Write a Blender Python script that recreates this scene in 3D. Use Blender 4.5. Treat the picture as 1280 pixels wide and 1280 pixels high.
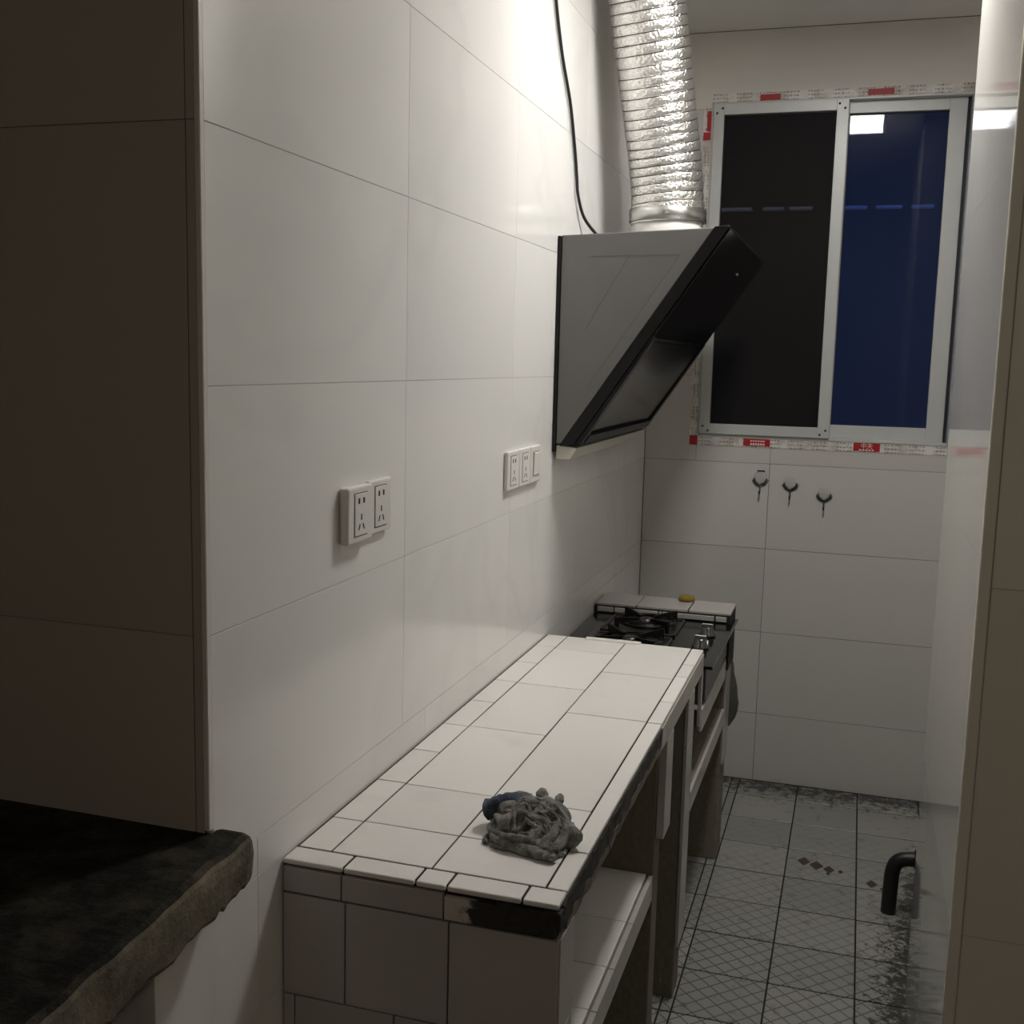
import bpy, bmesh, math, random
from mathutils import Vector, Matrix, noise
random.seed(7)
for o in list(bpy.data.objects): bpy.data.objects.remove(o)
scene = bpy.context.scene
COL = scene.collection

# ------------------------------------------------------------------ camera
CAM = (0.7306, -1.7396, 1.4889)
YAW, PIT, ROL, FPX = 0.3005, 0.1367, 0.0241, 1387.55
fw = Vector((-math.sin(YAW)*math.cos(PIT), math.cos(YAW)*math.cos(PIT), -math.sin(PIT)))
rr = Vector((math.cos(YAW), math.sin(YAW), 0)); uu = rr.cross(fw)
R_ = math.cos(ROL)*rr + math.sin(ROL)*uu; U_ = -math.sin(ROL)*rr + math.cos(ROL)*uu
cam = bpy.data.cameras.new('camera'); cam.sensor_width = 36; cam.lens = FPX/1280*36
cam.clip_start = 0.02; cam.clip_end = 100
camo = bpy.data.objects.new('camera', cam); COL.objects.link(camo)
camo.matrix_world = Matrix(((R_.x, U_.x, -fw.x, CAM[0]), (R_.y, U_.y, -fw.y, CAM[1]), (R_.z, U_.z, -fw.z, CAM[2]), (0, 0, 0, 1)))
scene.camera = camo
# ------------------------------------------------------------------ world: late dusk
w = bpy.data.worlds.new('dusk'); scene.world = w; w.use_nodes = True
w.node_tree.nodes['Background'].inputs[0].default_value = (0.42, 0.56, 1.0, 1)
w.node_tree.nodes['Background'].inputs[1].default_value = 1.0
# ------------------------------------------------------------------ exposure
vs = scene.view_settings
vs.view_transform = 'Standard'; vs.look = 'None'; vs.gamma = 1; vs.use_curve_mapping = False
vs.exposure = 0.70
LAMP_STRENGTH = 44.0          # used by the ceiling lamp below

YB = 2.21; ZC = 2.60; PW = 0.9225; PY0, PY1 = 0.08, 0.91; YF = -0.608

# ------------------------------------------------------------------ materials
def nm(name):
    m = bpy.data.materials.new(name); m.use_nodes = True
    return m, m.node_tree, m.node_tree.nodes['Principled BSDF']
def N(t, kind, **kw):
    n = t.nodes.new(kind)
    for k, v in kw.items(): setattr(n, k, v)
    return n
def mathn(t, op, a, b=None, c=None):
    n = N(t, 'ShaderNodeMath', operation=op)
    for i, v in enumerate((a, b, c)):
        if v is None: continue
        if isinstance(v, (int, float)): n.inputs[i].default_value = v
        else: t.links.new(v, n.inputs[i])
    return n.outputs[0]
def mixc(t, f, a, b):
    n = N(t, 'ShaderNodeMix', data_type='RGBA')
    for sock, v in ((n.inputs[0], f), (n.inputs[6], a), (n.inputs[7], b)):
        if isinstance(v, (int, float)): sock.default_value = v
        elif isinstance(v, tuple): sock.default_value = (*v, 1)
        else: t.links.new(v, sock)
    return n.outputs[2]
def noisen(t, scale, detail=3, rough=.55, vec=None, dist=0):
    n = N(t, 'ShaderNodeTexNoise'); n.inputs['Scale'].default_value = scale
    n.inputs['Detail'].default_value = detail; n.inputs['Roughness'].default_value = rough
    n.inputs['Distortion'].default_value = dist
    if vec is not None: t.links.new(vec, n.inputs['Vector'])
    return n.outputs['Fac']
def ramp(t, f, lo, hi):
    n = N(t, 'ShaderNodeMapRange'); n.inputs[1].default_value = lo; n.inputs[2].default_value = hi
    t.links.new(f, n.inputs[0]); return n.outputs[0]
def geo(t): return N(t, 'ShaderNodeNewGeometry').outputs['Position']
def bump(t, b, h, strength, dist=.002):
    n = N(t, 'ShaderNodeBump'); n.inputs['Strength'].default_value = strength; n.inputs['Distance'].default_value = dist
    t.links.new(h, n.inputs['Height']); t.links.new(n.outputs[0], b.inputs['Normal'])
def plain(name, col, rough=.5, metal=0., spec=.5, bscale=0, bstr=.2, var=0.):
    m, t, b = nm(name)
    b.inputs['Roughness'].default_value = rough; b.inputs['Metallic'].default_value = metal
    b.inputs['Specular IOR Level'].default_value = spec
    if var:
        f = noisen(t, bscale or 8, 4)
        c = mixc(t, f, tuple(x*(1-var) for x in col), tuple(min(1, x*(1+var)) for x in col))
        t.links.new(c, b.inputs['Base Color'])
    else: b.inputs['Base Color'].default_value = (*col, 1)
    if bscale: bump(t, b, noisen(t, bscale, 4), bstr)
    return m
def tile_mat(name, col, rough=.12, vein=.0, stain=0., spec=.5, dirt=(.2, .19, .16), wob=.02, smudge=0.):
    m, t, b = nm(name)
    pos = geo(t)
    rnd = N(t, 'ShaderNodeObjectInfo').outputs['Random']
    base = mixc(t, rnd, tuple(c*.96 for c in col), tuple(min(1, c*1.03) for c in col))
    if vein:
        v = noisen(t, 1.1, 3, .5, pos, .6)
        line = mathn(t, 'ABSOLUTE', mathn(t, 'SUBTRACT', v, .5))
        f = mathn(t, 'MULTIPLY', ramp(t, line, .03, 0), vein)
        base = mixc(t, f, base, tuple(c*.72 for c in col))
    if stain:
        s = ramp(t, noisen(t, 9, 6, .7, pos), .55, .75)
        base = mixc(t, mathn(t, 'MULTIPLY', s, stain), base, dirt)
    t.links.new(base, b.inputs['Base Color'])
    b.inputs['Specular IOR Level'].default_value = spec
    if smudge:
        r = mathn(t, 'MULTIPLY_ADD', noisen(t, 5, 5, .6, pos), smudge, rough)
        t.links.new(r, b.inputs['Roughness'])
    else: b.inputs['Roughness'].default_value = rough
    if wob: bump(t, b, noisen(t, 6, 1, .4, pos), wob, .02)
    return m
M = {}
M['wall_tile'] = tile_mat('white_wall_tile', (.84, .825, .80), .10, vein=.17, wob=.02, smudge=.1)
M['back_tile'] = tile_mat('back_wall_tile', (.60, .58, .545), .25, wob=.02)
M['pier_tile'] = tile_mat('pier_tile', (.70, .68, .64), .05, wob=.012)
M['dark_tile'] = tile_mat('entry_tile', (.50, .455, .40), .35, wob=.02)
M['pier_front'] = tile_mat('pier_front_tile', (.82, .79, .69), .35, wob=.02)
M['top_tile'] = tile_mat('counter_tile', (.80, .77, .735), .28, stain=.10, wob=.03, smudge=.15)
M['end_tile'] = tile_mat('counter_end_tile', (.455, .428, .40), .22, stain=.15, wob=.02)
M['grout_light'] = plain('grout_light', (.50, .48, .455), .9, bscale=3, bstr=.1, var=.75)
M['grout_mid'] = plain('grout_mid', (.17, .16, .145), .9, bscale=9, bstr=.3, var=.5)
M['grout_dark'] = plain('grout_dark', (.018, .016, .014), .9, bscale=60, bstr=.3)
M['plaster'] = plain('plaster', (.70, .67, .62), .85, bscale=7, bstr=.25, var=.05)
M['ceiling'] = plain('ceiling_paint', (.82, .79, .73), .9, bscale=10, bstr=.2, var=.05)
M['room'] = plain('entry_room_paint', (.68, .63, .56), .9, var=.04, bscale=4)
M['room_floor'] = plain('entry_room_floor', (.22, .2, .18), .6, var=.1, bscale=5)
M['concrete'] = plain('concrete', (.20, .175, .135), .95, bscale=35, bstr=.8, var=.45)
M['mortar'] = plain('dark_mortar', (.055, .048, .042), .95, bscale=60, bstr=1.0, var=.6)
M['alu'] = plain('white_aluminium', (.56, .565, .55), .38, 0.15, var=.04, bscale=12, bstr=.05)
M['alu_grey'] = plain('grey_aluminium', (.30, .30, .30), .45, .2)
M['black'] = plain('black_rubber', (.012, .012, .012), .6)
M['black_glass'] = plain('black_glass', (.006, .006, .007), .08, spec=.5)
M['black_matte'] = plain('black_matte', (.006, .0055, .0055), .36, spec=.3)
M['panel_glass'] = plain('smoked_panel', (.006, .006, .007), .2, spec=.45)
M['hood_grey'] = plain('hood_grey_metal', (.165, .161, .155), .38, .25, bscale=40, bstr=.03)
M['groove'] = plain('hood_groove', (.12, .115, .11), .5)
M['cream'] = plain('cream_plastic', (.62, .60, .52), .4)
M['white_plastic'] = plain('white_plastic', (.78, .76, .72), .32)
M['slot'] = plain('socket_slot', (.015, .013, .012), .7)
M['red'] = plain('red_print', (.42, .014, .016), .45)
M['chrome'] = plain('chrome', (.62, .62, .60), .30, 1.)
M['hook_pad'] = plain('clear_hook_pad', (.50, .485, .455), .3)
M['knob'] = plain('smoked_knob', (.16, .155, .15), .18, .9)
M['pipe'] = plain('black_pipe', (.012, .012, .012), .45)
M['yellow'] = plain('yellow_sponge', (.27, .19, .03), .9, bscale=80, bstr=.6)
M['steel_dark'] = plain('dark_steel', (.10, .095, .09), .3, .8)
M['print_dark'] = plain('dark_print', (.10, .075, .07), .6)
M['lozenge'] = plain('lozenge_print', (.055, .032, .022), .4)
M['stove_face'] = plain('stove_face', (.06, .057, .055), .3, .2)
M['outside'] = plain('outside_wall', (.03, .03, .032), .9, var=.3, bscale=2)
M['ledge_white'] = plain('outside_ledge', (.75, .75, .75), .8)

# dark greasy concrete top of the slab
def slab_mat():
    m, t, b = nm('greasy_slab')
    pos = geo(t)
    n = ramp(t, noisen(t, 11, 7, .72, pos), .3, .7)
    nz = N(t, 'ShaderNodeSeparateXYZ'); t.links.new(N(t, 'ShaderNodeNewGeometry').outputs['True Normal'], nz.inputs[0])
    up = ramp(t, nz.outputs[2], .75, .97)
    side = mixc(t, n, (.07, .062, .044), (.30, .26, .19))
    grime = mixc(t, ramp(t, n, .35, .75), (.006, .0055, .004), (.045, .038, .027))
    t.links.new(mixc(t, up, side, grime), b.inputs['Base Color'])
    b.inputs['Roughness'].default_value = .8; b.inputs['Specular IOR Level'].default_value = .2
    bump(t, b, noisen(t, 55, 6, .75, pos), .9, .006)
    return m
M['slab'] = slab_mat()

# floor tile: pale print with a diagonal lattice, grime stains along walls
def floor_mat():
    m, t, b = nm('floor_tile')
    pos = geo(t)
    sp = N(t, 'ShaderNodeSeparateXYZ'); t.links.new(pos, sp.inputs[0])
    X, Y = sp.outputs[0], sp.outputs[1]
    wob = noisen(t, 25, 2, .5, pos)
    def lat(s):
        a = mathn(t, 'ADD', X, Y) if s > 0 else mathn(t, 'SUBTRACT', X, Y)
        a = mathn(t, 'MULTIPLY_ADD', wob, .004, a)
        fr = mathn(t, 'FRACT', mathn(t, 'MULTIPLY', a, 1/.0500))
        d = mathn(t, 'ABSOLUTE', mathn(t, 'SUBTRACT', fr, .5))
        return ramp(t, d, .075, .03)
    l = mathn(t, 'MAXIMUM', lat(1), lat(-1))
    fade = ramp(t, mathn(t, 'MULTIPLY_ADD', noisen(t, 3, 3, .6, pos), .9, mathn(t, 'MULTIPLY', Y, -.9)), -1.35, -.35)
    rnd = N(t, 'ShaderNodeObjectInfo').outputs['Random']
    base = mixc(t, rnd, (.25, .258, .238), (.33, .332, .30))
    base = mixc(t, mathn(t, 'MULTIPLY', noisen(t, 6, 4, .6, pos), .35), base, (.22, .19, .15))
    base = mixc(t, mathn(t, 'MULTIPLY', mathn(t, 'MULTIPLY', l, fade), .8), base, (.04, .038, .032))
    spots = ramp(t, noisen(t, 18, 6, .78, pos), .57, .66)
    base = mixc(t, mathn(t, 'MULTIPLY', spots, .65), base, (.05, .043, .035))
    # grime: strip at the back wall and along the right side
    g1 = ramp(t, Y, 1.95, 2.16)
    g2 = ramp(t, mathn(t, 'MULTIPLY_ADD', ramp(t, Y, .8, 1.8), -.08, X), .76, .93)
    g = mathn(t, 'MAXIMUM', mathn(t, 'MULTIPLY', g1, .8), mathn(t, 'MULTIPLY', g2, ramp(t, Y, 2.05, 1.5)))
    gm = ramp(t, mathn(t, 'ADD', mathn(t, 'MULTIPLY', g, .27), noisen(t, 34, 7, .8, pos)), .64, .71)
    base = mixc(t, mathn(t, 'MULTIPLY', gm, .92), base, (.018, .015, .012))
    t.links.new(base, b.inputs['Base Color'])
    b.inputs['Roughness'].default_value = .38
    bump(t, b, noisen(t, 30, 4, .6, pos), .15, .002)
    return m
M['floor_tile'] = floor_mat()

# end-face tile with a scorched dark patch (own shape, fixed in the place)
def burnt_mat():
    m, t, b = nm('broken_band_tile')
    pos = geo(t)
    sp = N(t, 'ShaderNodeSeparateXYZ'); t.links.new(pos, sp.inputs[0])
    f = mathn(t, 'MULTIPLY_ADD', noisen(t, 30, 5, .7, pos), .16, sp.outputs[0])
    k = ramp(t, f, .345, .365)
    t.links.new(mixc(t, k, (.60, .55, .50), (.03, .026, .022)), b.inputs['Base Color'])
    b.inputs['Roughness'].default_value = .5
    return m
M['burnt'] = burnt_mat()

# printed protective tape
def tape_mat(name, axis):
    m, t, b = nm(name)
    pos = geo(t)
    sp = N(t, 'ShaderNodeSeparateXYZ'); t.links.new(pos, sp.inputs[0])
    along = sp.outputs[0] if axis == 'x' else sp.outputs[2]
    across = sp.outputs[2] if axis == 'x' else sp.outputs[0]
    cell = mathn(t, 'FRACT', mathn(t, 'MULTIPLY', along, 1/.011))
    c1 = mathn(t, 'LESS_THAN', mathn(t, 'ABSOLUTE', mathn(t, 'SUBTRACT', cell, .5)), .36)
    word = mathn(t, 'GREATER_THAN', mathn(t, 'FRACT', mathn(t, 'MULTIPLY', along, 1/.079)), .34)
    cr = mathn(t, 'FRACT', mathn(t, 'MULTIPLY', across, 1/.0125))
    row = mathn(t, 'LESS_THAN', mathn(t, 'ABSOLUTE', mathn(t, 'SUBTRACT', cr, .5)), .2)
    strokes = mathn(t, 'GREATER_THAN', noisen(t, 260, 2, .5, pos), .47)
    k = mathn(t, 'MULTIPLY', mathn(t, 'MULTIPLY', c1, word), mathn(t, 'MULTIPLY', row, strokes))
    dirt = noisen(t, 14, 5, .7, pos)
    base = mixc(t, ramp(t, dirt, .42, .68), (.76, .73, .70), (.42, .36, .31))
    t.links.new(mixc(t, mathn(t, 'MULTIPLY', k, .8), base, (.13, .075, .07)), b.inputs['Base Color'])
    b.inputs['Roughness'].default_value = .4
    return m
M['tape_h'] = tape_mat('tape_print_horizontal', 'x')
M['tape_v'] = tape_mat('tape_print_vertical', 'z')

# window panes: filmed glass, partly see-through
def pane_mat(name, film, tint, see, rough=.02, spec=.5):
    m, t, b = nm(name)
    b.inputs['Base Color'].default_value = (*film, 1); b.inputs['Roughness'].default_value = rough
    b.inputs['Specular IOR Level'].default_value = spec
    tr = N(t, 'ShaderNodeBsdfTransparent'); tr.inputs[0].default_value = (*tint, 1)
    mx = N(t, 'ShaderNodeMixShader'); mx.inputs[0].default_value = see
    t.links.new(b.outputs[0], mx.inputs[1]); t.links.new(tr.outputs[0], mx.inputs[2])
    t.links.new(mx.outputs[0], t.nodes['Material Output'].inputs['Surface'])
    return m
M['pane_blue'] = pane_mat('blue_film_glass', (.019, .032, .085), (.6, .7, 1.), .32)
M['pane_dark'] = pane_mat('dark_mesh_screen', (.014, .011, .007), (.7, .66, .6), .35, .6, .15)

# crinkled aluminium foil
def foil_mat():
    m, t, b = nm('aluminium_foil')
    b.inputs['Base Color'].default_value = (.83, .815, .79, 1); b.inputs['Metallic'].default_value = 1
    b.inputs['Roughness'].default_value = .33
    pos = geo(t)
    v = N(t, 'ShaderNodeTexVoronoi'); v.inputs['Scale'].default_value = 150; t.links.new(pos, v.inputs['Vector'])
    h = mathn(t, 'ADD', mathn(t, 'MULTIPLY', v.outputs['Distance'], .5), noisen(t, 90, 4, .65, pos))
    bump(t, b, h, .8, .004)
    return m
M['foil'] = foil_mat()

def rag_mat(name, a, bcol):
    m, t, b = nm(name)
    pos = geo(t)
    t.links.new(mixc(t, ramp(t, noisen(t, 70, 4, .6, pos), .35, .65), a, bcol), b.inputs['Base Color'])
    b.inputs['Roughness'].default_value = .95
    b.inputs['Sheen Weight'].default_value = .2
    bump(t, b, noisen(t, 330, 4, .7, pos), 1.0, .004)
    return m
M['rag'] = rag_mat('grey_rag', (.10, .102, .09), (.36, .35, .31))
M['rag_blue'] = rag_mat('blue_rag', (.03, .05, .085), (.085, .12, .17))

def bag_mat():
    m, t, b = nm('grey_plastic_bag')
    b.inputs['Base Color'].default_value = (.10, .10, .085, 1); b.inputs['Roughness'].default_value = .25
    tr = N(t, 'ShaderNodeBsdfTransparent'); tr.inputs[0].default_value = (.7, .7, .62, 1)
    mx = N(t, 'ShaderNodeMixShader'); mx.inputs[0].default_value = .3
    t.links.new(b.outputs[0], mx.inputs[1]); t.links.new(tr.outputs[0], mx.inputs[2])
    t.links.new(mx.outputs[0], t.nodes['Material Output'].inputs['Surface'])
    return m
M['bag'] = bag_mat()
def lamp_mat(name='lamp_diffuser', k=1., col=(1., .985, .955)):
    m, t, b = nm(name)
    b.inputs['Base Color'].default_value = (.9, .9, .9, 1)
    b.inputs['Emission Color'].default_value = (*col, 1)
    b.inputs['Emission Strength'].default_value = LAMP_STRENGTH*k
    return m
M['lamp'] = lamp_mat(); M['lamp_fill'] = lamp_mat('fill_lamp_shade', .25, (1., .90, .76))

# ------------------------------------------------------------------ mesh helpers
def link(name, me, mat, parent=None, smooth=False):
    o = bpy.data.objects.new(name, me); COL.objects.link(o)
    if mat is not None and not me.materials: me.materials.append(M[mat])
    if parent is not None: o.parent = parent
    if smooth:
        for p in me.polygons: p.use_smooth = True
    return o
def bm_mesh(bm, name='m'):
    bmesh.ops.recalc_face_normals(bm, faces=bm.faces)
    me = bpy.data.meshes.new(name); bm.to_mesh(me); bm.free(); return me
def add_box(bm, x0, x1, y0, y1, z0, z1):
    r = bmesh.ops.create_cube(bm, size=1)
    bmesh.ops.scale(bm, vec=(x1-x0, y1-y0, z1-z0), verts=r['verts'])
    bmesh.ops.translate(bm, vec=((x0+x1)/2, (y0+y1)/2, (z0+z1)/2), verts=r['verts'])
    return r['verts']
def bevel(bm, off, seg=1, verts=None):
    es = bm.edges if verts is None else [e for e in bm.edges if all(v in verts for v in e.verts)]
    bmesh.ops.bevel(bm, geom=list(es), offset=off, segments=seg, affect='EDGES', profile=.5)
def wloc(o):
    v = Vector((0, 0, 0))
    while o is not None: v += o.location; o = o.parent
    return v
BOXES = {}
def box(name, x0, x1, y0, y1, z0, z1, mat, parent=None, bev=0., seg=1):
    """a bevelled box as one object, sharing mesh data with every box of the same size and material"""
    d = (round(x1-x0, 4), round(y1-y0, 4), round(z1-z0, 4), mat, bev, seg)
    me = BOXES.get(d)
    if me is None:
        bm = bmesh.new(); add_box(bm, -d[0]/2, d[0]/2, -d[1]/2, d[1]/2, -d[2]/2, d[2]/2)
        if bev: bevel(bm, bev, seg)
        me = bm_mesh(bm, name); me.materials.append(M[mat]); BOXES[d] = me
    o = bpy.data.objects.new(name, me); COL.objects.link(o)
    o.location = ((x0+x1)/2, (y0+y1)/2, (z0+z1)/2)
    if parent is not None: o.parent = parent; o.location -= wloc(parent)
    return o
def boxes(name, lst, mat, parent=None, bev=0.):
    bm = bmesh.new()
    for b in lst: add_box(bm, *b)
    if bev: bevel(bm, bev)
    o = link(name, bm_mesh(bm, name), mat, parent)
    if parent is not None: o.location = -wloc(parent)
    return o
def prism(name, poly, axis, a, b, mat, parent=None, bev=0.):
    """polygon extruded along an axis; poly in the two other axes (xz for y, xy for z, yz for x)"""
    bm = bmesh.new()
    def P(u, v, t): return {'y': (u, t, v), 'z': (u, v, t), 'x': (t, u, v)}[axis]
    v0 = [bm.verts.new(P(u, v, a)) for u, v in poly]; v1 = [bm.verts.new(P(u, v, b)) for u, v in poly]
    bm.faces.new(v0); bm.faces.new(v1)
    n = len(poly)
    for i in range(n): bm.faces.new((v0[i], v0[(i+1) % n], v1[(i+1) % n], v1[i]))
    bmesh.ops.recalc_face_normals(bm, faces=bm.faces)
    if bev: bevel(bm, bev)
    o = link(name, bm_mesh(bm, name), mat, parent)
    if parent is not None: o.location = -wloc(parent)
    return o
def catmull(pts, n):
    P = [Vector(p) for p in pts]; P = [2*P[0]-P[1]] + P + [2*P[-1]-P[-2]]
    out = []
    for i in range(1, len(P)-2):
        for k in range(n):
            t = k/n
            out.append(.5*((2*P[i]) + (-P[i-1]+P[i+1])*t + (2*P[i-1]-5*P[i]+4*P[i+1]-P[i+2])*t*t + (-P[i-1]+3*P[i]-3*P[i+1]+P[i+2])*t**3))
    out.append(P[-2].copy()); return out
def add_tube(bm, pts, rad, seg=12, cap=True):
    """rad: number or function(index, angle, total)"""
    pts = [Vector(p) for p in pts]; n = len(pts); rings = []
    T = [(pts[min(i+1, n-1)]-pts[max(i-1, 0)]).normalized() for i in range(n)]
    ref = Vector((0, 0, 1)) if abs(T[0].z) < .9 else Vector((1, 0, 0))
    a = T[0].cross(ref).normalized()
    for i in range(n):
        a = (a - T[i]*a.dot(T[i])).normalized(); b = T[i].cross(a)
        ring = []
        for k in range(seg):
            th = 2*math.pi*k/seg
            r = rad(i, th, n) if callable(rad) else rad
            ring.append(bm.verts.new(pts[i] + (a*math.cos(th)+b*math.sin(th))*r))
        rings.append(ring)
    for i in range(n-1):
        for k in range(seg):
            bm.faces.new((rings[i][k], rings[i][(k+1) % seg], rings[i+1][(k+1) % seg], rings[i+1][k]))
    if cap: bm.faces.new(rings[0]); bm.faces.new(rings[-1])
def tube(name, pts, rad, mat, parent=None, seg=12, cap=True):
    bm = bmesh.new(); add_tube(bm, pts, rad, seg, cap)
    o = link(name, bm_mesh(bm, name), mat, parent, True)
    if parent is not None: o.location = -wloc(parent)
    return o
def lathe(name, prof, c, mat, parent=None, seg=40, axis='z', cap=True):
    bm = bmesh.new(); rings = []
    for r, h in prof:
        ring = []
        for k in range(seg):
            th = 2*math.pi*k/seg; u, v = r*math.cos(th), r*math.sin(th)
            q = {'z': (u, v, h), 'y': (u, h, v), 'x': (h, u, v)}[axis]
            ring.append(bm.verts.new((c[0]+q[0], c[1]+q[1], c[2]+q[2])))
        rings.append(ring)
    for i in range(len(rings)-1):
        for k in range(seg): bm.faces.new((rings[i][k], rings[i][(k+1) % seg], rings[i+1][(k+1) % seg], rings[i+1][k]))
    if cap: bm.faces.new(rings[0]); bm.faces.new(rings[-1])
    o = link(name, bm_mesh(bm, name), mat, parent)
    for p in o.data.polygons: p.use_smooth = len(p.vertices) == 4
    if parent is not None: o.location = -wloc(parent)
    return o
def rough_box(name, x0, x1, y0, y1, z0, z1, mat, amp, cut, parent=None, freq=14):
    """box with an uneven, crumbled surface"""
    bm = bmesh.new(); add_box(bm, x0, x1, y0, y1, z0, z1)
    for it in range(8):
        es = [e for e in bm.edges if e.calc_length() > cut]
        if not es: break
        bmesh.ops.subdivide_edges(bm, edges=es, cuts=1, use_grid_fill=True)
    bmesh.ops.triangulate(bm, faces=bm.faces)
    for v in bm.verts:
        n = noise.noise_vector(v.co*freq) + .5*noise.noise_vector(v.co*freq*2.3)
        v.co += n*amp
    o = link(name, bm_mesh(bm, name), mat, parent)
    if parent is not None: o.location = -wloc(parent)
    return o
def thing(name, label, cat, loc=(0, 0, 0), group=None):
    o = bpy.data.objects.new(name, None); COL.objects.link(o); o.location = loc; o.empty_display_size = .05
    tag(o, label, cat, group); return o
def tag(o, label, cat, group=None):
    o['label'] = label; o['category'] = cat
    if group: o['group'] = group
def struct(o, label=None):
    o['kind'] = 'structure'
    if label: o['label'] = label
    return o

G = .00045          # half joint of the wall tiles
T = .006           # tile thickness
def wall_tiles(parent, axis, face, us, vs_, mat, sgn=1, bev=.0004, g=G, skip=None):
    """tiles over a grid; axis 'x': plane x=face (u=y, v=z), axis 'y': plane y=face (u=x, v=z)"""
    for u0, u1 in zip(us, us[1:]):
        for v0, v1 in zip(vs_, vs_[1:]):
            if skip and skip(u0, u1, v0, v1): continue
            a, b = sorted((face, face-sgn*T))
            if axis == 'x': box('tile', a, b, u0+g, u1-g, v0+g, v1-g, mat, parent, bev)
            else: box('tile', u0+g, u1-g, a, b, v0+g, v1-g, mat, parent, bev)

# ================================================================== SETTING
ROWS = [.849, 1.149, 1.449, 1.749, 2.049, 2.349, 2.60]
wl = struct(boxes('wall_left', [(-.25, -.0010, YF+.006, YB+.1, 0, 2.7), (-.25, -.0010, -.723, YF+.006, 0, .83)], 'grout_light'), 'glossy white tiled wall running along the counter')
wall_tiles(wl, 'x', 0, [-.599, 0, .6, 1.2, 1.8, YB], ROWS, 'wall_tile')
wall_tiles(wl, 'x', 0, [-.599, -.493, .107, .707, 1.307, 1.907, YB], [.795, .849], 'wall_tile')
wall_tiles(wl, 'x', 0, [-.723, -.493, .107, .707, 1.307, 1.907, YB], [0, .3, .6, .795], 'wall_tile')
tr = struct(box('trim_1', -.006, .0012, YF-.001, -.5995, .905, 2.6, 'white_plastic', None, .001))
tr['label'] = 'pale vertical corner strip at the near end of the tiled wall'

# back wall with the window hole
WX0, WX1, WZ0, WZ1 = .186, 1.05, 1.236, 2.368
wb = struct(boxes('wall_back', [(-.2, WX0, YB+.0012, YB+.2, 0, 2.7), (WX1, 1.7, YB+.0012, YB+.2, 0, 2.7),
                                (WX0, WX1, YB+.0012, YB+.2, 0, WZ0), (WX0, WX1, YB+.0012, YB+.2, WZ1, 2.7)], 'grout_mid'), 'dim tiled end wall holding the window')
BX = [.002, .443, 1.043, 1.643]
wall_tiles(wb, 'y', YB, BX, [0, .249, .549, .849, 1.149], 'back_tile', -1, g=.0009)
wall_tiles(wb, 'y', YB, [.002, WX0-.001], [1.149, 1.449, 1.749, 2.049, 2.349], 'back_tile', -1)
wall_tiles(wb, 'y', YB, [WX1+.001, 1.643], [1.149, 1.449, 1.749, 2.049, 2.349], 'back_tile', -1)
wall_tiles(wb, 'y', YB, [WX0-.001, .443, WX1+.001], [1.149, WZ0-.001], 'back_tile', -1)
box('plaster_band', .0, 1.64, YB+.0002, YB+.008, 2.372, 2.597, 'plaster', wb)
box('plaster_band', .0, WX0-.001, YB+.0002, YB+.008, 2.35, 2.372, 'plaster', wb)

# right pier (glossy reveal + front face towards the camera)
wr = struct(boxes('wall_right', [(PW+.0012, 2.6, PY0+.0012, PY1, 0, 2.7)], 'grout_light'), 'glossy tiled pier on the right side of the opening')
wall_tiles(wr, 'x', PW, [PY0+.012, PY1], [0, .6, 1.2, 1.8, 2.4, 2.6], 'pier_tile', -1, bev=.0001, g=.00015)
wall_tiles(wr, 'y', PY0, [PW+.018, 1.24, 1.54, 1.84, 2.14, 2.44], [0, .59, 1.158, 1.758, 2.358, 2.6], 'pier_front', -1)
box('corner_strip', PW-.001, PW+.017, PY0-.0015, PY0+.011, 0, 2.6, 'pier_front', wr, .002, 2)
struct(boxes('wall_recess', [(1.5, 1.65, PY1, YB+.005, 0, 2.7)], 'plaster'))

# dark entry wall left of the opening
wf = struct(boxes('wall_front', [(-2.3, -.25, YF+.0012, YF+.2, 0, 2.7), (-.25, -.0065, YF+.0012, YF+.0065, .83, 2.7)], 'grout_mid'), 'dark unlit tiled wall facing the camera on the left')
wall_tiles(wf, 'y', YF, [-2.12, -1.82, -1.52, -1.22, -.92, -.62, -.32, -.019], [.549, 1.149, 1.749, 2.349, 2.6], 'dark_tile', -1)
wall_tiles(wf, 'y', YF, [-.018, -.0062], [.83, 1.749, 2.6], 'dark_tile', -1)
# the room the camera stands in
struct(boxes('wall_entry_left', [(-2.4, -2.3, -3.6, YF, 0, 2.7)], 'room'))
struct(boxes('wall_entry_right', [(2.6, 2.7, -3.6, PY1, 0, 2.7)], 'room'))
struct(boxes('wall_entry_rear', [(-2.4, 2.7, -3.7, -3.6, 0, 2.7)], 'room'))
ce = struct(boxes('ceiling', [(-2.4, 2.7, -3.7, YB+.2, ZC, ZC+.1)], 'ceiling'), 'plain dim painted ceiling')

fl = struct(boxes('floor', [(-2.4, 2.7, -3.7, YB+.2, -.1, -.0012)], 'grout_dark'), 'worn patterned tile floor')
FXS = [.002, .19, .372, .4, .604, .807, 1.007, 1.207, 1.407, 1.5]
FYS = [-.54+.2*i for i in range(14)]; FYS = [y+.003 for y in FYS if y < 2.15] + [YB-.001]
lozt = None
for x0, x1 in zip(FXS, FXS[1:]):
    for y0, y1 in zip(FYS, FYS[1:]):
        dz = random.uniform(-.0005, .0005)
        o = box('tile', x0+.0021, x1-.0021, y0+.0027, y1-.0027, -.009, 0, 'floor_tile', fl, .001)
        o.location.z += dz
        if abs(x0-.604) < .01 and abs(y0-1.463) < .06: lozt = o
box('entry_floor', -2.3, 2.6, -3.6, -.545, -.006, -.0005, 'room_floor', fl)
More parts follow.
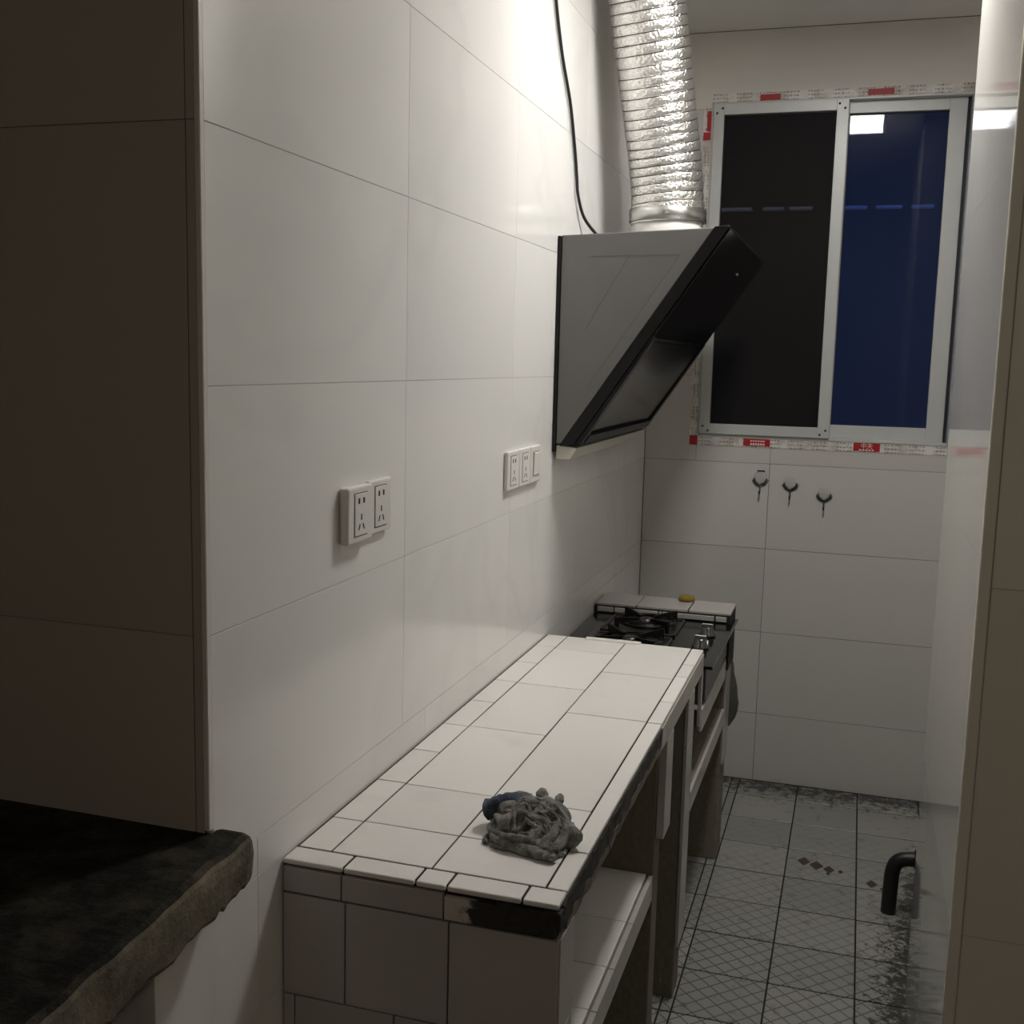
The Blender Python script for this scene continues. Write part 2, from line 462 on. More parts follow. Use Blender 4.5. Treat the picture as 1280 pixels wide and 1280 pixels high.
# brown lozenge print on one floor tile
if lozt is not None:
    for i, (px, py, s) in enumerate([(.655, 1.585, .020), (.692, 1.568, .021), (.729, 1.552, .017), (.762, 1.548, .008), (.727, 1.522, .007), (.85, 1.50, .016), (.885, 1.475, .013)]):
        bm = bmesh.new()
        f = bm.faces.new([bm.verts.new((px+dx*s, py+dy*s*1.5, 0)) for dx, dy in ((1, 0), (0, 1), (-1, 0), (0, -1))])
        ex = bmesh.ops.extrude_face_region(bm, geom=[f])
        for v in ex['geom']:
            if isinstance(v, bmesh.types.BMVert): v.co.z = .0009
        link('lozenge', bm_mesh(bm), 'lozenge', fl)

# ------------------------------------------------------------------ outside the window
ob = thing('neighbour_wall', 'dark wall outside the window with a pale broken ledge', 'wall', (.5, 4.6, 0))
boxes('wall_face', [(-3, 4, 4.6, 4.8, -1, 5)], 'outside', ob)
for x0, x1 in ((-.10, .10), (.16, .27), (.30, .42), (.58, .70), (.745, .875), (.92, 1.03), (-.32, -.16)):
    box('ledge_block', x0, x1, 4.53, 4.6, 2.322, 2.333, 'ledge_white', ob)

# ================================================================== WINDOW
win = struct(boxes('window_1', [(WX0, WX0+.008, YB-.004, YB+.12, WZ0, WZ1), (1.012, WX1, YB-.004, YB+.12, WZ0, WZ1),
                                (WX0+.008, 1.012, YB-.004, YB+.12, WZ0, WZ0+.010), (WX0+.008, 1.012, YB-.004, YB+.12, WZ1-.008, WZ1)], 'alu', None, .0015),
             'white aluminium sliding window with a dark and a blue pane')
def sash(nm_, x0, x1, z0, z1, y0, y1, wl_, wr_, wb_, wt, pane, pname):
    parts = [(x0, x0+wl_, y0, y1, z0, z1), (x1-wr_, x1, y0, y1, z0, z1), (x0+wl_, x1-wr_, y0, y1, z0, z0+wb_), (x0+wl_, x1-wr_, y0, y1, z1-wt, z1)]
    s = boxes(nm_, parts, 'alu', win, .0012)
    yc = (y0+y1)/2
    box('gasket', x0+wl_-.001, x0+wl_+.003, yc-.006, y1-.002, z0+wb_, z1-wt, 'black', s)
    box('gasket', x0+wl_, x1-wr_, yc-.006, y1-.002, z1-wt-.004, z1-wt+.001, 'black', s)
    box(pname, x0+wl_, x1-wr_, yc-.003, yc+.003, z0+wb_, z1-wt, pane, s)
    return s
s1 = sash('sash', .193, .634, 1.246, 2.362, YB-.012, YB+.018, .036, .038, .036, .036, 'pane_dark', 'screen')
s2 = sash('sash', .600, 1.000, 1.246, 2.360, YB+.026, YB+.056, .036, .054, .046, .038, 'pane_blue', 'pane')
s1['label'] = 'left sash with dark screen'; s2['label'] = 'right sash with blue pane'
box('gap_seal', 1.000, 1.010, YB+.03, YB+.05, 1.246, 2.36, 'black', win)
box('jamb_lip', 1.013, 1.03, YB-.010, YB-.004, WZ0+.002, WZ1-.002, 'alu_grey', win)
for sx, sz in ((.211, 1.264), (.616, 1.264), (.211, 2.344), (.616, 2.344)):      # corner screws, two at each joint
    for dx, dz in ((-.006, .009 if sz < 2 else -.012), (.012, -.006 if sz < 2 else .003)):
        if sx > .4: dx = -dx
        lathe('screw', [(.0038, 0), (.0038, -.0015), (.001, -.0022)], (sx+dx, YB-.0119, sz+dz), 'slot', win, 10, 'y')

# printed protective tape around the window
def text_mesh(s, size, mat, parent, loc, rot):
    c = bpy.data.curves.new('t', 'FONT'); c.body = s; c.size = size; c.align_x = 'CENTER'; c.align_y = 'CENTER'; c.extrude = .0002
    to = bpy.data.objects.new('t', c); COL.objects.link(to)
    bpy.context.view_layer.update()
    me = bpy.data.meshes.new_from_object(to.evaluated_get(bpy.context.evaluated_depsgraph_get()))
    bpy.data.objects.remove(to)
    me.materials.clear(); me.materials.append(M[mat])
    o = bpy.data.objects.new('lettering', me); COL.objects.link(o)
    o.location = loc; o.rotation_euler = rot; o.parent = parent; return o
def tape(label, x0, x1, z0, z1, mat, reds):
    y1 = YB-.0005; y0 = y1-.0012
    t = thing('protective_tape', label, 'tape', ((x0+x1)/2, y1, (z0+z1)/2), 'printed tape around the window')
    box('film', x0, x1, y0, y1, z0, z1, mat, t)
    for a, b, c, d, txt in reds:
        r = box('red_block', a, b, y0-.0006, y0, c, d, 'red', t)
        if txt:
            h = d-c; xc = (a+b)/2
            text_mesh(txt, h*.72, 'white_plastic', r, (0, -.0006, h*.12), (math.pi/2, 0, 0))
            for k in range(5): box('letter_bar', a+(b-a)*(.22+.12*k), a+(b-a)*(.30+.12*k), y0-.0010, y0-.0006, c+h*.08, c+h*.24, 'white_plastic', r)
    return t
tape('printed tape strip with two red blocks below the window', .160, 1.040, 1.205, 1.2355, 'tape_h',
     [(.348, .440, 1.209, 1.234, ''), (.717, .803, 1.208, 1.2352, '中天')])
tb = [o for o in COL.objects if o.name.startswith('red_block')][0]
for rowz, hh in ((1.2265, .0045), (1.2155, .007)):
    for k in range(6):
        box('letter_bar', .372+.0085*k, .3785+.0085*k, YB-.0027, YB-.0023, rowz-hh/2, rowz+hh/2, 'white_plastic', tb)
tape('narrow printed tape strip left of the window', .158, .1855, 1.2357, 2.352, 'tape_v',
     [(.160, .185, 2.246, 2.272, ''), (.171, .185, 2.275, 2.342, ''), (.160, .185, 1.966, 1.980, '')])
tape('dirty printed tape strip above the window', .186, 1.040, 2.3685, 2.396, 'tape_h',
     [(.345, .412, 2.3695, 2.389, ''), (.690, .772, 2.371, 2.391, '')])
tape('red tape corner piece at the lower left of the window', .158, .1595, 1.206, 1.2352, 'tape_h', [(.1597, .188, 1.2045, 1.2375, '')])

# ================================================================== LAMP
lm = thing('ceiling_lamp', 'white rectangular ceiling lamp above the counter', 'lamp', (.655, .82, ZC))
LX0, LX1, LY0, LY1 = .555, .755, .620, 1.020
box('base_plate', LX0+.01, LX1-.01, LY0+.01, LY1-.01, ZC-.012, ZC-.0005, 'white_plastic', lm, .002)
boxes('rim', [(LX0, LX0+.006, LY0, LY1, ZC-.028, ZC-.001), (LX1-.006, LX1, LY0, LY1, ZC-.028, ZC-.001), (LX0+.006, LX1-.006, LY0, LY0+.006, ZC-.028, ZC-.001), (LX0+.006, LX1-.006, LY1-.006, LY1, ZC-.028, ZC-.001)], 'white_plastic', lm)
box('diffuser', LX0+.0062, LX1-.0062, LY0+.0062, LY1-.0062, ZC-.0275, ZC-.0125, 'lamp', lm)

el = thing('fill_lamp', 'added round fill lamp behind the camera', 'lamp', (1.7, -2.5, ZC))  # added fill light for the camera-facing tiles, no lamp known here
lathe('base_plate', [(.15, ZC-.0005), (.15, ZC-.012)], (1.7, -2.5, 0), 'white_plastic', el, 32)
lathe('shade', [(.145, ZC-.012), (.14, ZC-.04), (.11, ZC-.06), (.04, ZC-.07)], (1.7, -2.5, 0), 'lamp_fill', el, 32)

# ================================================================== CONCRETE SLAB (foreground left)
bm = bmesh.new()
ny = 90
rings = []
for j in range(ny+1):
    y = -.585 - (j/ny)*.95
    xe = .050 + .075*max(0, (-.60-y)) + .004*noise.noise(Vector((y*18, 1, 0)))
    zb = .838 + .010*noise.noise(Vector((y*30, 3, 0))) + .008*noise.noise(Vector((y*90, 5, 0)))
    zt = .902 + .003*noise.noise(Vector((y*12, 7, 0)))
    if j == 0: xe -= .003; zb += .003; zt -= .003
    xl = .0025 if y > YF+.001 else -1.1
    prof = [(xl, zt), (-.25 if xl < 0 else .004, zt), (.010, zt), (xe-.012, zt+.001), (xe-.003, zt-.002), (xe, zt-.007), (xe+.002, zt-.022), (xe+.001, zt-.042), (xe, zb+.006), (xe-.003, zb), (.010, zb-.001), (.004 if xl > 0 else -.25, zb), (xl, zb)]
    ring = []
    for k, (x, z) in enumerate(prof):
        j_ = Vector((x*25, y*25, z*25)); nn = noise.noise_vector(j_)*.0025
        ring.append(bm.verts.new((max(x+nn.x, .0012) if xl > 0 else x+nn.x, y, z+nn.z)))
    rings.append(ring)
for j in range(ny):
    for k in range(len(rings[0])):
        a = rings[j]; b = rings[j+1]; q = (k+1) % len(a)
        bm.faces.new((a[k], a[q], b[q], b[k]))
bm.faces.new(rings[0]); bm.faces.new(rings[-1])
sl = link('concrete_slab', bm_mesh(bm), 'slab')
tag(sl, 'dark greasy concrete slab jutting out at lower left', 'slab')

# ================================================================== TILED COUNTER
ct = thing('tiled_counter', 'long low counter covered in white tiles with black joints', 'counter', (.2, .26, 0))
CX = .402; CY0, CY1 = -.43, .948; CZ = .792
box('slab_core', .0006, CX-.008, CY0+.0075, CY1-.002, .742, CZ-.0016, 'grout_dark', ct)
def toptile(x0, x1, y0, y1, mat='top_tile', g=.0014, bev=.0005, seg=1, z=CZ):
    o = box('tile', x0+g, x1-g, y0+g, y1-g, z-.008, z, mat, ct, bev, seg)
    o.rotation_euler = (random.uniform(-.002, .002), random.uniform(-.002, .002), random.uniform(-.0015, .0015)); return o
def strip_y(x0, x1, ys):
    for a, b in zip(ys, ys[1:]): toptile(x0, x1, a, b)
strip_y(.0028, .055, [-.386, -.277, -.113, .042, .194, .352, .51, .67, .83, .946])
strip_y(.055, .208, [-.386, -.275, -.115, .196, .506, .816, .946])
strip_y(.208, .371, [-.386, -.275, -.119, .345, .66, .946])
for a, b in ((-.386, -.266), (-.266, .344), (.344, .49), (.49, .686), (.686, .793), (.793, .946)): toptile(.371, CX, a, b, bev=.002, seg=2)
for a, b in ((.0, .093), (.093, .200), (.200, .245), (.245, .35), (.35, CX)): toptile(a, b, CY0, -.386, bev=.0025, seg=2)
o = box('tile', .105, .245, .928, .948, CZ-.004, CZ+.004, 'top_tile', ct, .001); o['label'] = 'thin raised tile lip at the far edge'
# end face towards the camera
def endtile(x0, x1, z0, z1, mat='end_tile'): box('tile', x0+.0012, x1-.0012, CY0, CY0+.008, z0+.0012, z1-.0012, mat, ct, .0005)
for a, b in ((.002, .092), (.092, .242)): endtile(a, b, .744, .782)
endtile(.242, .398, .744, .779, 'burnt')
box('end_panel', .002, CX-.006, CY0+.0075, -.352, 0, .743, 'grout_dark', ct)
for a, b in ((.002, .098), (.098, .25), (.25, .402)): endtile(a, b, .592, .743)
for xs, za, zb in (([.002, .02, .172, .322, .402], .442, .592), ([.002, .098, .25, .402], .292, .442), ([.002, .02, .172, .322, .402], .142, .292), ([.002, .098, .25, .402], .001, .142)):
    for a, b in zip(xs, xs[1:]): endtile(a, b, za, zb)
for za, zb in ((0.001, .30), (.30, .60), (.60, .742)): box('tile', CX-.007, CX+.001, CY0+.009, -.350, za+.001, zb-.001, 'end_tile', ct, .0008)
rough_box('broken_mortar', .315, CX+.001, CY0-.001, CY0+.030, .757, .781, 'mortar', .0045, .010, ct, 60)
# front fascia: broken mortar near, tiles further off
rough_box('broken_mortar', CX-.016, CX+.001, CY0+.02, .345, .753, .7835, 'mortar', .0035, .018, ct, 45)
for a, b in ((-.39, -.13), (-.125, .02), (.03, .34)):
    rough_box('mortar_strip', CX-.012, CX+.0005, a, b, .738, .755, 'concrete', .0022, .02, ct, 50)
for a, b in ((.346, .405), (.405, .62), (.62, .79), (.79, .946)): box('tile', CX-.008, CX+.001, a+.001, b-.001, .737, .7825, 'end_tile', ct, .001)
# supports and shelf
def panel(y0, y1, x1, z0, z1, mat='concrete'): return box('support_panel', .002, x1, y0, y1, z0, z1, mat, ct, .002)
panel(.41, .475, .386, 0, .7415)
box('edge_tile', .387, CX+.001, .415, .497, .525, .735, 'end_tile', ct, .001)
panel(.715, .80, .394, 0, .7415)
box('edge_tile', .3945, CX+.001, .713, .803, .62, .735, 'end_tile', ct, .001)
box('edge_tile', .3945, CX+.001, .713, .803, .13, .618, 'end_tile', ct, .001)
box('edge_tile', CX-.008, CX+.001, .928, .947, .60, .736, 'end_tile', ct, .001)
box('shelf', .002, .384, -.351, .409, .392, .441, 'concrete', ct, .002)
for a, b in ((-.35, -.24), (-.24, -.10), (-.10, .035), (.035, .20), (.20, .409)):
    box('shelf_tile', .06, .372, a+.001, b-.001, .4412, .449, 'top_tile', ct, .001)
    box('shelf_tile', .376, .386, a+.001, b-.001, .394, .447, 'end_tile', ct, .001)
# ================================================================== STOVE BENCH
sb = thing('stove_bench', 'lower concrete bench under the stove with a tiled back ledge', 'bench', (.2, 1.28, 0))
box('bench_slab', .002, .396, .950, 1.468, .578, .636, 'concrete', sb, .002)
for a, b in ((.952, 1.13), (1.13, 1.30), (1.30, 1.467)): box('edge_tile', .397, .404, a+.001, b-.001, .580, .637, 'end_tile', sb, .001)
box('leg_panel', .002, .398, 1.50, 1.62, 0, .60, 'concrete', sb, .003)
box('edge_tile', .3985, .404, 1.505, 1.615, .30, .60, 'end_tile', sb, .001)
box('lower_shelf', .002, .394, .805, 1.499, .425, .474, 'concrete', sb, .002)
for a, b in ((.81, 1.03), (1.03, 1.26), (1.26, 1.498)): box('edge_tile', .395, .403, a+.001, b-.001, .427, .476, 'end_tile', sb, .001)
box('ledge_core', .003, .409, 1.4735, 1.618, .6005, .7615, 'grout_dark', sb)
for a, b in ((.006, .128), (.131, .283), (.287, .409)): box('tile', a, b, 1.476, 1.62, .7615, .77, 'end_tile', sb, .0015)
for a, b in ((.014, .062), (.066, .196), (.200, .208), (.211, .362), (.367, .398)):
    box('tile', a, b, 1.4668, 1.4735, .744, .7585, 'end_tile', sb, .001)

# ================================================================== GAS STOVE
st = thing('gas_stove', 'black glass gas stove on the bench at the far end', 'stove', (.21, 1.2, .636))
box('body', .02, .404, .99, 1.462, .645, .7305, 'stove_face', st, .003)
for x, y in ((.05, 1.04), (.35, 1.04), (.05, 1.4), (.35, 1.4)): lathe('foot', [(.014, .6368), (.016, .6455)], (x, y, 0), 'black', st, 14)
prism('glass_top', [(.006, .985), (.420, .985), (.425, 1.545), (.4115, 1.545), (.4115, 1.464), (.006, 1.464)], 'z', .731, .740, 'black_glass', st, .0015)
def burner(cx, cy, tag_):
    bx0, bx1, by0, by1 = cx-.112, cx+.098, cy-.10, cy+.10
    tr_ = boxes('drip_tray', [(bx0, bx1, by0, by0+.006, .740, .747), (bx0, bx1, by1-.006, by1, .740, .747), (bx0, bx0+.006, by0, by1, .740, .747), (bx1-.006, bx1, by0, by1, .740, .747), (bx0, bx1, by0, by1, .740, .742)], 'steel_dark', st, .0008)
    lathe('burner_ring', [(.05, .742), (.052, .752), (.044, .760), (.040, .756)], (cx, cy, 0), 'black_matte', st, 28)
    lathe('burner_cap', [(.022, .742), (.024, .762), (.014, .766)], (cx, cy, 0), 'steel_dark', st, 24)
    g = tube('pan_support', [(cx+.082*math.cos(a), cy+.082*math.sin(a), .757) for a in [i*math.pi/16 for i in range(33)]], .004, 'black_matte', st, 8)
    for k in range(4):
        a = math.pi/4 + k*math.pi/2; c, s = math.cos(a), math.sin(a)
        pts = [(.025, .768), (.095, .776), (.106, .776), (.106, .742), (.098, .742), (.094, .760), (.03, .761)]
        bm = bmesh.new(); vv = []
        for sg in (-.004, .004): vv.append([bm.verts.new((cx+r*c-sg*s, cy+r*s+sg*c, z)) for r, z in pts])
        bm.faces.new(vv[0]); bm.faces.new(vv[1])
        for i in range(len(pts)): bm.faces.new((vv[0][i], vv[0][(i+1) % len(pts)], vv[1][(i+1) % len(pts)], vv[1][i]))
        bmesh.ops.recalc_face_normals(bm, faces=bm.faces)
        o = link('support_arm', bm_mesh(bm), 'black_matte', st); o.location = -st.location
burner(.185, 1.345, 'far'); burner(.185, 1.115, 'near')
for ky in (1.16, 1.30):
    k = lathe('knob', [(.022, .740), (.024, .745), (.019, .748), (.017, .764), (.014, .767)], (.365, ky, 0), 'knob', st, 24)
    box('knob_grip', .350, .380, ky-.004, ky+.004, .767, .775, 'chrome', k, .001)

sp_ = lathe('sponge', [(.020, .7705), (.026, .775), (.022, .784), (.010, .788)], (.262, 1.6, 0), 'yellow', None, 20)
tag(sp_, 'small yellow round sponge on the rear ledge of the stove', 'sponge')

# plastic bag hanging behind the stove bench
bm = bmesh.new()
bmesh.ops.create_icosphere(bm, subdivisions=4, radius=1)
for v in bm.verts:
    h = (v.co.z+1)/2
    wd = .15 + .85*(1-h)**.8 if h > .12 else (.55+2.6*h)
    n = noise.noise(v.co*2.6)*.35
    v.co = Vector((.402+v.co.x*.033*wd*(1+n), 1.646+v.co.y*.030*wd*(1+n), .375+h*.225))
bg = link('plastic_bag', bm_mesh(bm), 'bag', None, True)
tag(bg, 'crumpled grey plastic bag hanging behind the far bench leg', 'bag')

# ================================================================== RANGE HOOD
H0, H1 = .945, 1.872
hd = thing('range_hood', 'slanted grey and black range hood mounted on the tiled wall', 'range hood', (.1, 1.4, 1.275))
prism('body', [(.009, 1.282), (.022, 1.282), (.379, 1.806), (.009, 1.792)], 'y', H0, H1, 'hood_grey', hd, .002)
box('gap_shade', .0012, .009, H0-.006, H1+.006, 1.262, 1.79, 'black_matte', hd, .001)  # black strip standing in for the shade along the hood's back edge
# pressed side panel lines
def groove(a, b, wdt=.0022):
    (x0, z0), (x1, z1) = a, b; L = math.hypot(x1-x0, z1-z0); nx, nz = -(z1-z0)/L*wdt/2, (x1-x0)/L*wdt/2
    prism('pressed_line', [(x0+nx, z0+nz), (x1+nx, z1+nz), (x1-nx, z1-nz), (x0-nx, z0-nz)], 'y', H0-.0006, H0+.001, 'groove', hd)
groove((.080, 1.741), (.300, 1.745), .0016); groove((.178, 1.744), (.075, 1.565), .0016); groove((.300, 1.745), (.085, 1.425), .0012)
# black front: frame slab along the slope
A = Vector((.379, 1.8085)); B = Vector((.0185, 1.276)); d = (B-A).normalized(); nrm = Vector((-d.y, d.x)); 
if nrm.x < 0: nrm = -nrm
def slope(s, o): q = A + d*s + nrm*o; return (q.x, q.y)
LEN = (B-A).length
prism('front_frame', [slope(0, 0), slope(LEN, 0), slope(LEN-.025, .028), slope(-.022, .028)], 'y', H0-.003, H1+.003, 'black_matte', hd, .0015)
# upper glass pane, lower swing-up panel inside a rim
prism('upper_glass', [slope(-.018, .0285), slope(LEN*.455, .0285), slope(LEN*.455, .034), slope(-.016, .034)], 'y', H0+.004, H1-.004, 'black_glass', hd, .001)
prism('lower_panel', [slope(LEN*.47, .0285), slope(LEN*.895, .0285), slope(LEN*.895, .033), slope(LEN*.47, .034)], 'y', H0+.050, H1-.050, 'panel_glass', hd, .001)
for y0, y1 in ((H0+.002, H0+.036), (H1-.036, H1-.002)):
    prism('rim', [slope(LEN*.45, .0285), slope(LEN-.026, .0285), slope(LEN-.034, .040), slope(LEN*.45, .036)], 'y', y0, y1, 'black_matte', hd, .001)
prism('rim', [slope(LEN*.905, .0285), slope(LEN-.026, .0285), slope(LEN-.034, .042), slope(LEN*.905, .042)], 'y', H0+.036, H1-.036, 'black_matte', hd, .001)
prism('oil_tray', [(.0095, 1.2795), (.022, 1.2790), (.064, 1.2725), (.046, 1.243), (.0095, 1.243)], 'y', H0+.003, H1-.003, 'cream', hd, .002)
q = slope(LEN*.09, .034)
lathe('glint_dot', [(.004, 0), (.004, .002), (.002, .003)], (q[0], 1.50, q[1]), 'white_plastic', hd, 12, 'x')  # white dot in place of a glint on the black glass
lathe('outlet_collar', [(.0975, 1.808), (.0975, 1.885), (.090, 1.885), (.090, 1.81)], (.188, 1.40, 0), 'white_plastic', hd, 48)

# ================================================================== DUCT
du = thing('exhaust_duct', 'ribbed silver foil exhaust duct rising from the range hood', 'duct', (.188, 1.40, 1.866))
path = catmull([(.188, 1.40, 1.872), (.186, 1.398, 1.93), (.178, 1.385, 2.03), (.163, 1.35, 2.16), (.145, 1.30, 2.32), (.128, 1.25, 2.48), (.118, 1.22, 2.598)], 60)
S = [0]
for a, b in zip(path, path[1:]): S.append(S[-1]+(b-a).length)
PITCH = .0262
def duct_r(i, th, n):
    s = S[i]; base = .099
    if s < .052: return .1012
    ph = ((s-.052) / PITCH + .25*math.sin(th+1)*0.3) % 1.0
    bulge = (1-abs(2*ph-1)**3)*.0034
    crk = noise.noise(Vector((math.cos(th)*9, math.sin(th)*9, s*110)))*.0011 + noise.noise(Vector((math.cos(th)*26, math.sin(th)*26, s*260)))*.0009
    return base - .0028 + bulge + crk
bm = bmesh.new(); add_tube(bm, path, duct_r, 128, False)
hose = link('foil_hose', bm_mesh(bm), 'foil', du, True); hose.location = -du.location
# ring wires in the valleys
k = 0; s = .052
while s < S[-1]-.01:
    i = min(range(len(S)), key=lambda q_: abs(S[q_]-s)); c = path[i]; tdir = (path[min(i+1, len(path)-1)]-path[max(i-1, 0)]).normalized()
    a = tdir.cross(Vector((0, 1, 0))).normalized(); b = tdir.cross(a)
    tube('wire_ring', [c + (a*math.cos(2*math.pi*j/48)+b*math.sin(2*math.pi*j/48))*(.0975) for j in range(49)], .0014, 'steel_dark', du, 6, False)
    s += PITCH
lathe('clamp_band', [(.1035, 1.874), (.1035, 1.872), (.1065, 1.873), (.1065, 1.906), (.1035, 1.908), (.1035, 1.906)], (.188, 1.40, 0), 'chrome', du, 48, 'z', False)
box('clamp_screw', .20, .215, 1.288, 1.296, 1.884, 1.896, 'chrome', du, .001)

# power cord
cd = tube('power_cord', catmull([(.012, .80, 2.46), (.008, .82, 2.38), (.006, .845, 2.308), (.006, .912, 2.205), (.006, 1.003, 2.11), (.006, 1.06, 2.01), (.006, 1.085, 1.955), (.008, 1.10, 1.905), (.015, 1.15, 1.855), (.04, 1.22, 1.815), (.06, 1.25, 1.803)], 10), .0042, 'black', None, 8)
tag(cd, 'thin black power cord hanging down the wall to the hood', 'cord')

# ================================================================== SOCKETS AND SWITCH
def plate(name, label, cat, y0, z0, thick, kind, grp, w_=.086):
    t = thing(name, label, cat, (0, y0+w_/2, z0), grp)
    z1 = z0+.086; xf = thick
    box('plate', .0006, xf, y0, y0+w_, z0, z1, 'white_plastic', t, .003, 2)
    if kind == 'socket':
        ins = box('insert', xf-.001, xf+.0014, y0+.021, y0+w_-.021, z0+.011, z1-.011, 'white_plastic', t, .0006)
        boxes('insert_outline', [(xf-.001, xf+.0004, y0+.0195, y0+w_-.0195, z0+.0095, z1-.0095)], 'print_dark', t)
        yc = y0+w_/2; xs = xf+.0012
        def sl_(dy, dz, hy, hz, rot=0):
            o = box('slot', xs, xs+.0006, yc+dy-hy, yc+dy+hy, z0+dz-hz, z0+dz+hz, 'slot', t); o.rotation_euler.x = rot
        sl_(-.0085, .064, .0026, .0042); sl_(.0085, .064, .0026, .0042)
        sl_(0, .039, .0016, .0045); sl_(-.0075, .024, .0014, .0050, -.5); sl_(.0075, .024, .0014, .0050, .5)
    else:
        boxes('rocker_outline', [(xf-.001, xf+.0004, y0+.017, y0+w_-.017, z0+.017, z1-.013)], 'print_dark', t)
        r = box('rocker', xf-.001, xf+.004, y0+.0185, y0+w_-.0185, z0+.0185, z1-.0145, 'white_plastic', t, .001); r.rotation_euler.y = .04
    return t
plate('wall_socket', 'thick white socket plate, the one nearest the camera', 'socket', -.2535, 1.207, .016, 'socket', 'white wall sockets')
plate('wall_socket', 'thinner white socket plate right beside the thick near one', 'socket', -.1645, 1.209, .009, 'socket', 'white wall sockets')
plate('wall_socket', 'white socket plate at the left end of the far trio', 'socket', .548, 1.203, .010, 'socket', 'white wall sockets')
plate('wall_socket', 'white socket plate between its neighbour and the rocker switch', 'socket', .6365, 1.203, .010, 'socket', 'white wall sockets')
plate('light_switch', 'white rocker switch next to the range hood', 'switch', .725, 1.203, .010, 'switch', None)

# ================================================================== HOOKS ON BACK WALL
def hook(label, x, z):
    t = thing('wall_hook', label, 'hook', (x, YB, z), 'adhesive hooks below the window')
    yf = YB-.0006
    lathe('pad', [(.024, 0), (.024, -.001), (.022, -.0016), (.004, -.002)], (x, yf, z+.006), 'hook_pad', t, 28, 'y')
    tube('arc', [(x+.021*math.cos(a), yf-.007, z+.006+.021*math.sin(a)) for a in [math.pi*1.0+math.pi*i/18 for i in range(19)]], .0032, 'steel_dark', t, 8)
    tube('arc', [(x+.0275*math.cos(a), yf-.003, z+.006+.0275*math.sin(a)) for a in [math.pi*1.06+math.pi*.88*i/18 for i in range(19)]], .0014, 'steel_dark', t, 6)
    tube('stem', catmull([(x, yf-.008, z-.014), (x, yf-.010, z-.030), (x, yf-.016, z-.046), (x, yf-.024, z-.047), (x, yf-.028, z-.036)], 6), .003, 'steel_dark', t, 8)
    return t
hook('left hook with a dark bar above, near the tile joint', .414, 1.092)
h0 = [o for o in COL.objects if o.name == 'wall_hook'][0]
box('top_bar', .402, .428, YB-.004, YB-.0006, 1.121, 1.1255, 'steel_dark', h0)
hook('middle adhesive hook of the three below the window', .517, 1.081)
hook('right and lowest adhesive hook below the window', .632, 1.050)

# ================================================================== PIPE
pp = thing('drain_pipe', 'black bent drain pipe standing on the floor by the pier', 'pipe', (.892, 1.34, 0))
tube('pipe', catmull([(.892, 1.34, .0005), (.894, 1.34, .08), (.896, 1.34, .118), (.905, 1.34, .146), (.93, 1.34, .160), (.98, 1.34, .162), (1.08, 1.34, .162)], 8), .0200, 'pipe', pp, 20)
lathe('elbow_ring', [(.0255, -.012), (.0265, 0), (.0255, .012)], (.962, 1.34, .1625), 'pipe', pp, 24, 'x')

# ================================================================== RAG
rg = thing('cleaning_rag', 'crumpled grey rag with a blue end on the white counter', 'rag', (.305, -.225, CZ))
rnd = random.Random(5)
bm = bmesh.new()
bmesh.ops.create_icosphere(bm, subdivisions=5, radius=1)
for v in bm.verts:
    p = v.co.copy()
    f = noise.noise(p*1.7)*.16
    u = p + noise.noise_vector(p*1.3)*.35
    fold = abs(math.sin(7*(u.x*.5+u.y*.9)+3*noise.noise(p*1.4)))*.20
    h = p.z
    v.co = Vector((.308+p.x*.050*(1+f+fold), -.232+p.y*.046*(1+f+fold), CZ+.001+max(0, (h+.35))*.034*(1+f+fold*1.3)))
link('crumple', bm_mesh(bm), 'rag', rg, True).location = -rg.location
def strand(pts, r, mat='rag', nmn='fold', flat=1.):
    P = catmull(pts, 8)
    def rad(i, th, n):
        e = min(1, min(i, n-1-i)/4+.25)
        return r*e*(1+.22*math.sin(th*2+i*.3)+.18*noise.noise(Vector((i*.6, math.cos(th)*2, math.sin(th)*2))))
    return tube(nmn, P, rad, mat, rg, 14)
z = CZ
strand([(.262, -.252, z+.008), (.268, -.285, z+.010), (.300, -.300, z+.009), (.335, -.305, z+.008), (.352, -.312, z+.007)], .0075)
strand([(.270, -.262, z+.024), (.276, -.285, z+.016), (.305, -.296, z+.018), (.335, -.292, z+.014), (.350, -.300, z+.010)], .0070)
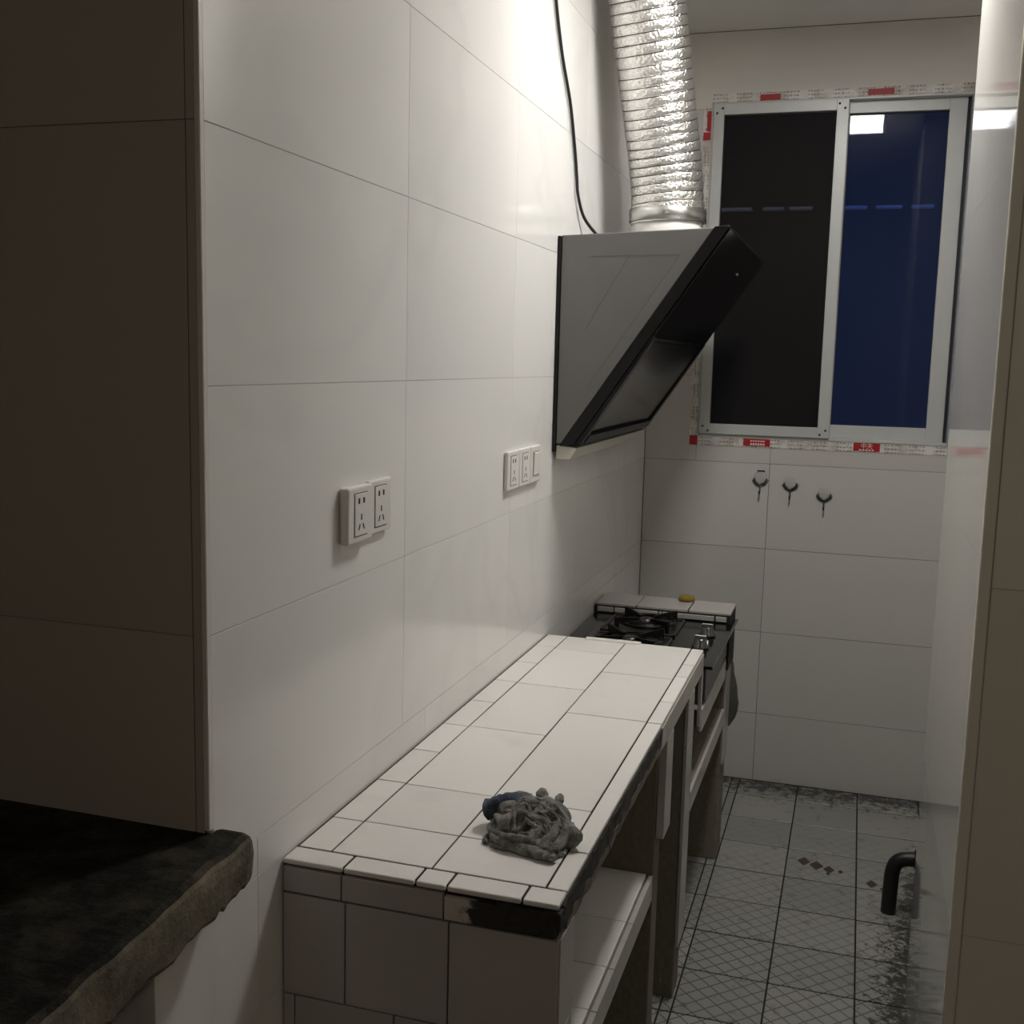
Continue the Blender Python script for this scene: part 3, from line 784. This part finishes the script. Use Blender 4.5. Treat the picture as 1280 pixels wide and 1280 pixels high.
strand([(.258, -.262, z+.006), (.272, -.240, z+.026), (.292, -.246, z+.036), (.300, -.275, z+.026), (.302, -.297, z+.009)], .0070)
strand([(.278, -.20, z+.036), (.305, -.215, z+.043), (.322, -.245, z+.038), (.325, -.28, z+.026), (.318, -.302, z+.009)], .0085)
strand([(.300, -.175, z+.032), (.326, -.20, z+.038), (.343, -.235, z+.034), (.347, -.275, z+.022), (.340, -.306, z+.008)], .0080)
strand([(.318, -.17, z+.024), (.345, -.205, z+.028), (.360, -.24, z+.024), (.362, -.275, z+.016), (.352, -.302, z+.008)], .0075)
strand([(.325, -.205, z+.020), (.355, -.228, z+.018), (.372, -.252, z+.016), (.380, -.268, z+.014)], .0135)
strand([(.326, -.16, z+.010), (.330, -.168, z+.036), (.336, -.19, z+.034)], .0060)
strand([(.300, -.15, z+.008), (.300, -.165, z+.038), (.312, -.19, z+.040)], .0075)
strand([(.335, -.29, z+.008), (.352, -.312, z+.007), (.366, -.308, z+.006)], .0060)
strand([(.252, -.225, z+.008), (.256, -.262, z+.012), (.275, -.285, z+.009)], .0090)
strand([(.262, -.19, z+.034), (.285, -.20, z+.042), (.302, -.222, z+.042), (.298, -.25, z+.034)], .0100)
be = strand([(.234, -.222, z+.023), (.240, -.222, z+.026), (.262, -.220, z+.031), (.292, -.216, z+.038)], .0175, 'rag_blue', 'blue_end')
for k in range(60):                                     # thin ropey pleats over the bundle
    th0 = rnd.uniform(0, 6.28); cx_, cy_ = .312+rnd.uniform(-.035, .04), -.245+rnd.uniform(-.04, .035)
    rx, ry = rnd.uniform(.014, .032), rnd.uniform(.012, .026); pts = []
    span = rnd.uniform(1.2, 2.6)
    for q in range(5):
        a = th0+span*q/4; x = cx_+rx*math.cos(a); y = cy_+ry*math.sin(a)
        e = ((x-.308)/.068)**2+((y+.238)/.066)**2
        pts.append((x, y, z+max(.004, .050*(1-e)+.003+rnd.uniform(-.002, .003))))
    strand(pts, rnd.uniform(.0026, .0042))
for o in rg.children:
    for v in o.data.vertices:
        if v.co.z < CZ+.0012: v.co.z = CZ+.0012
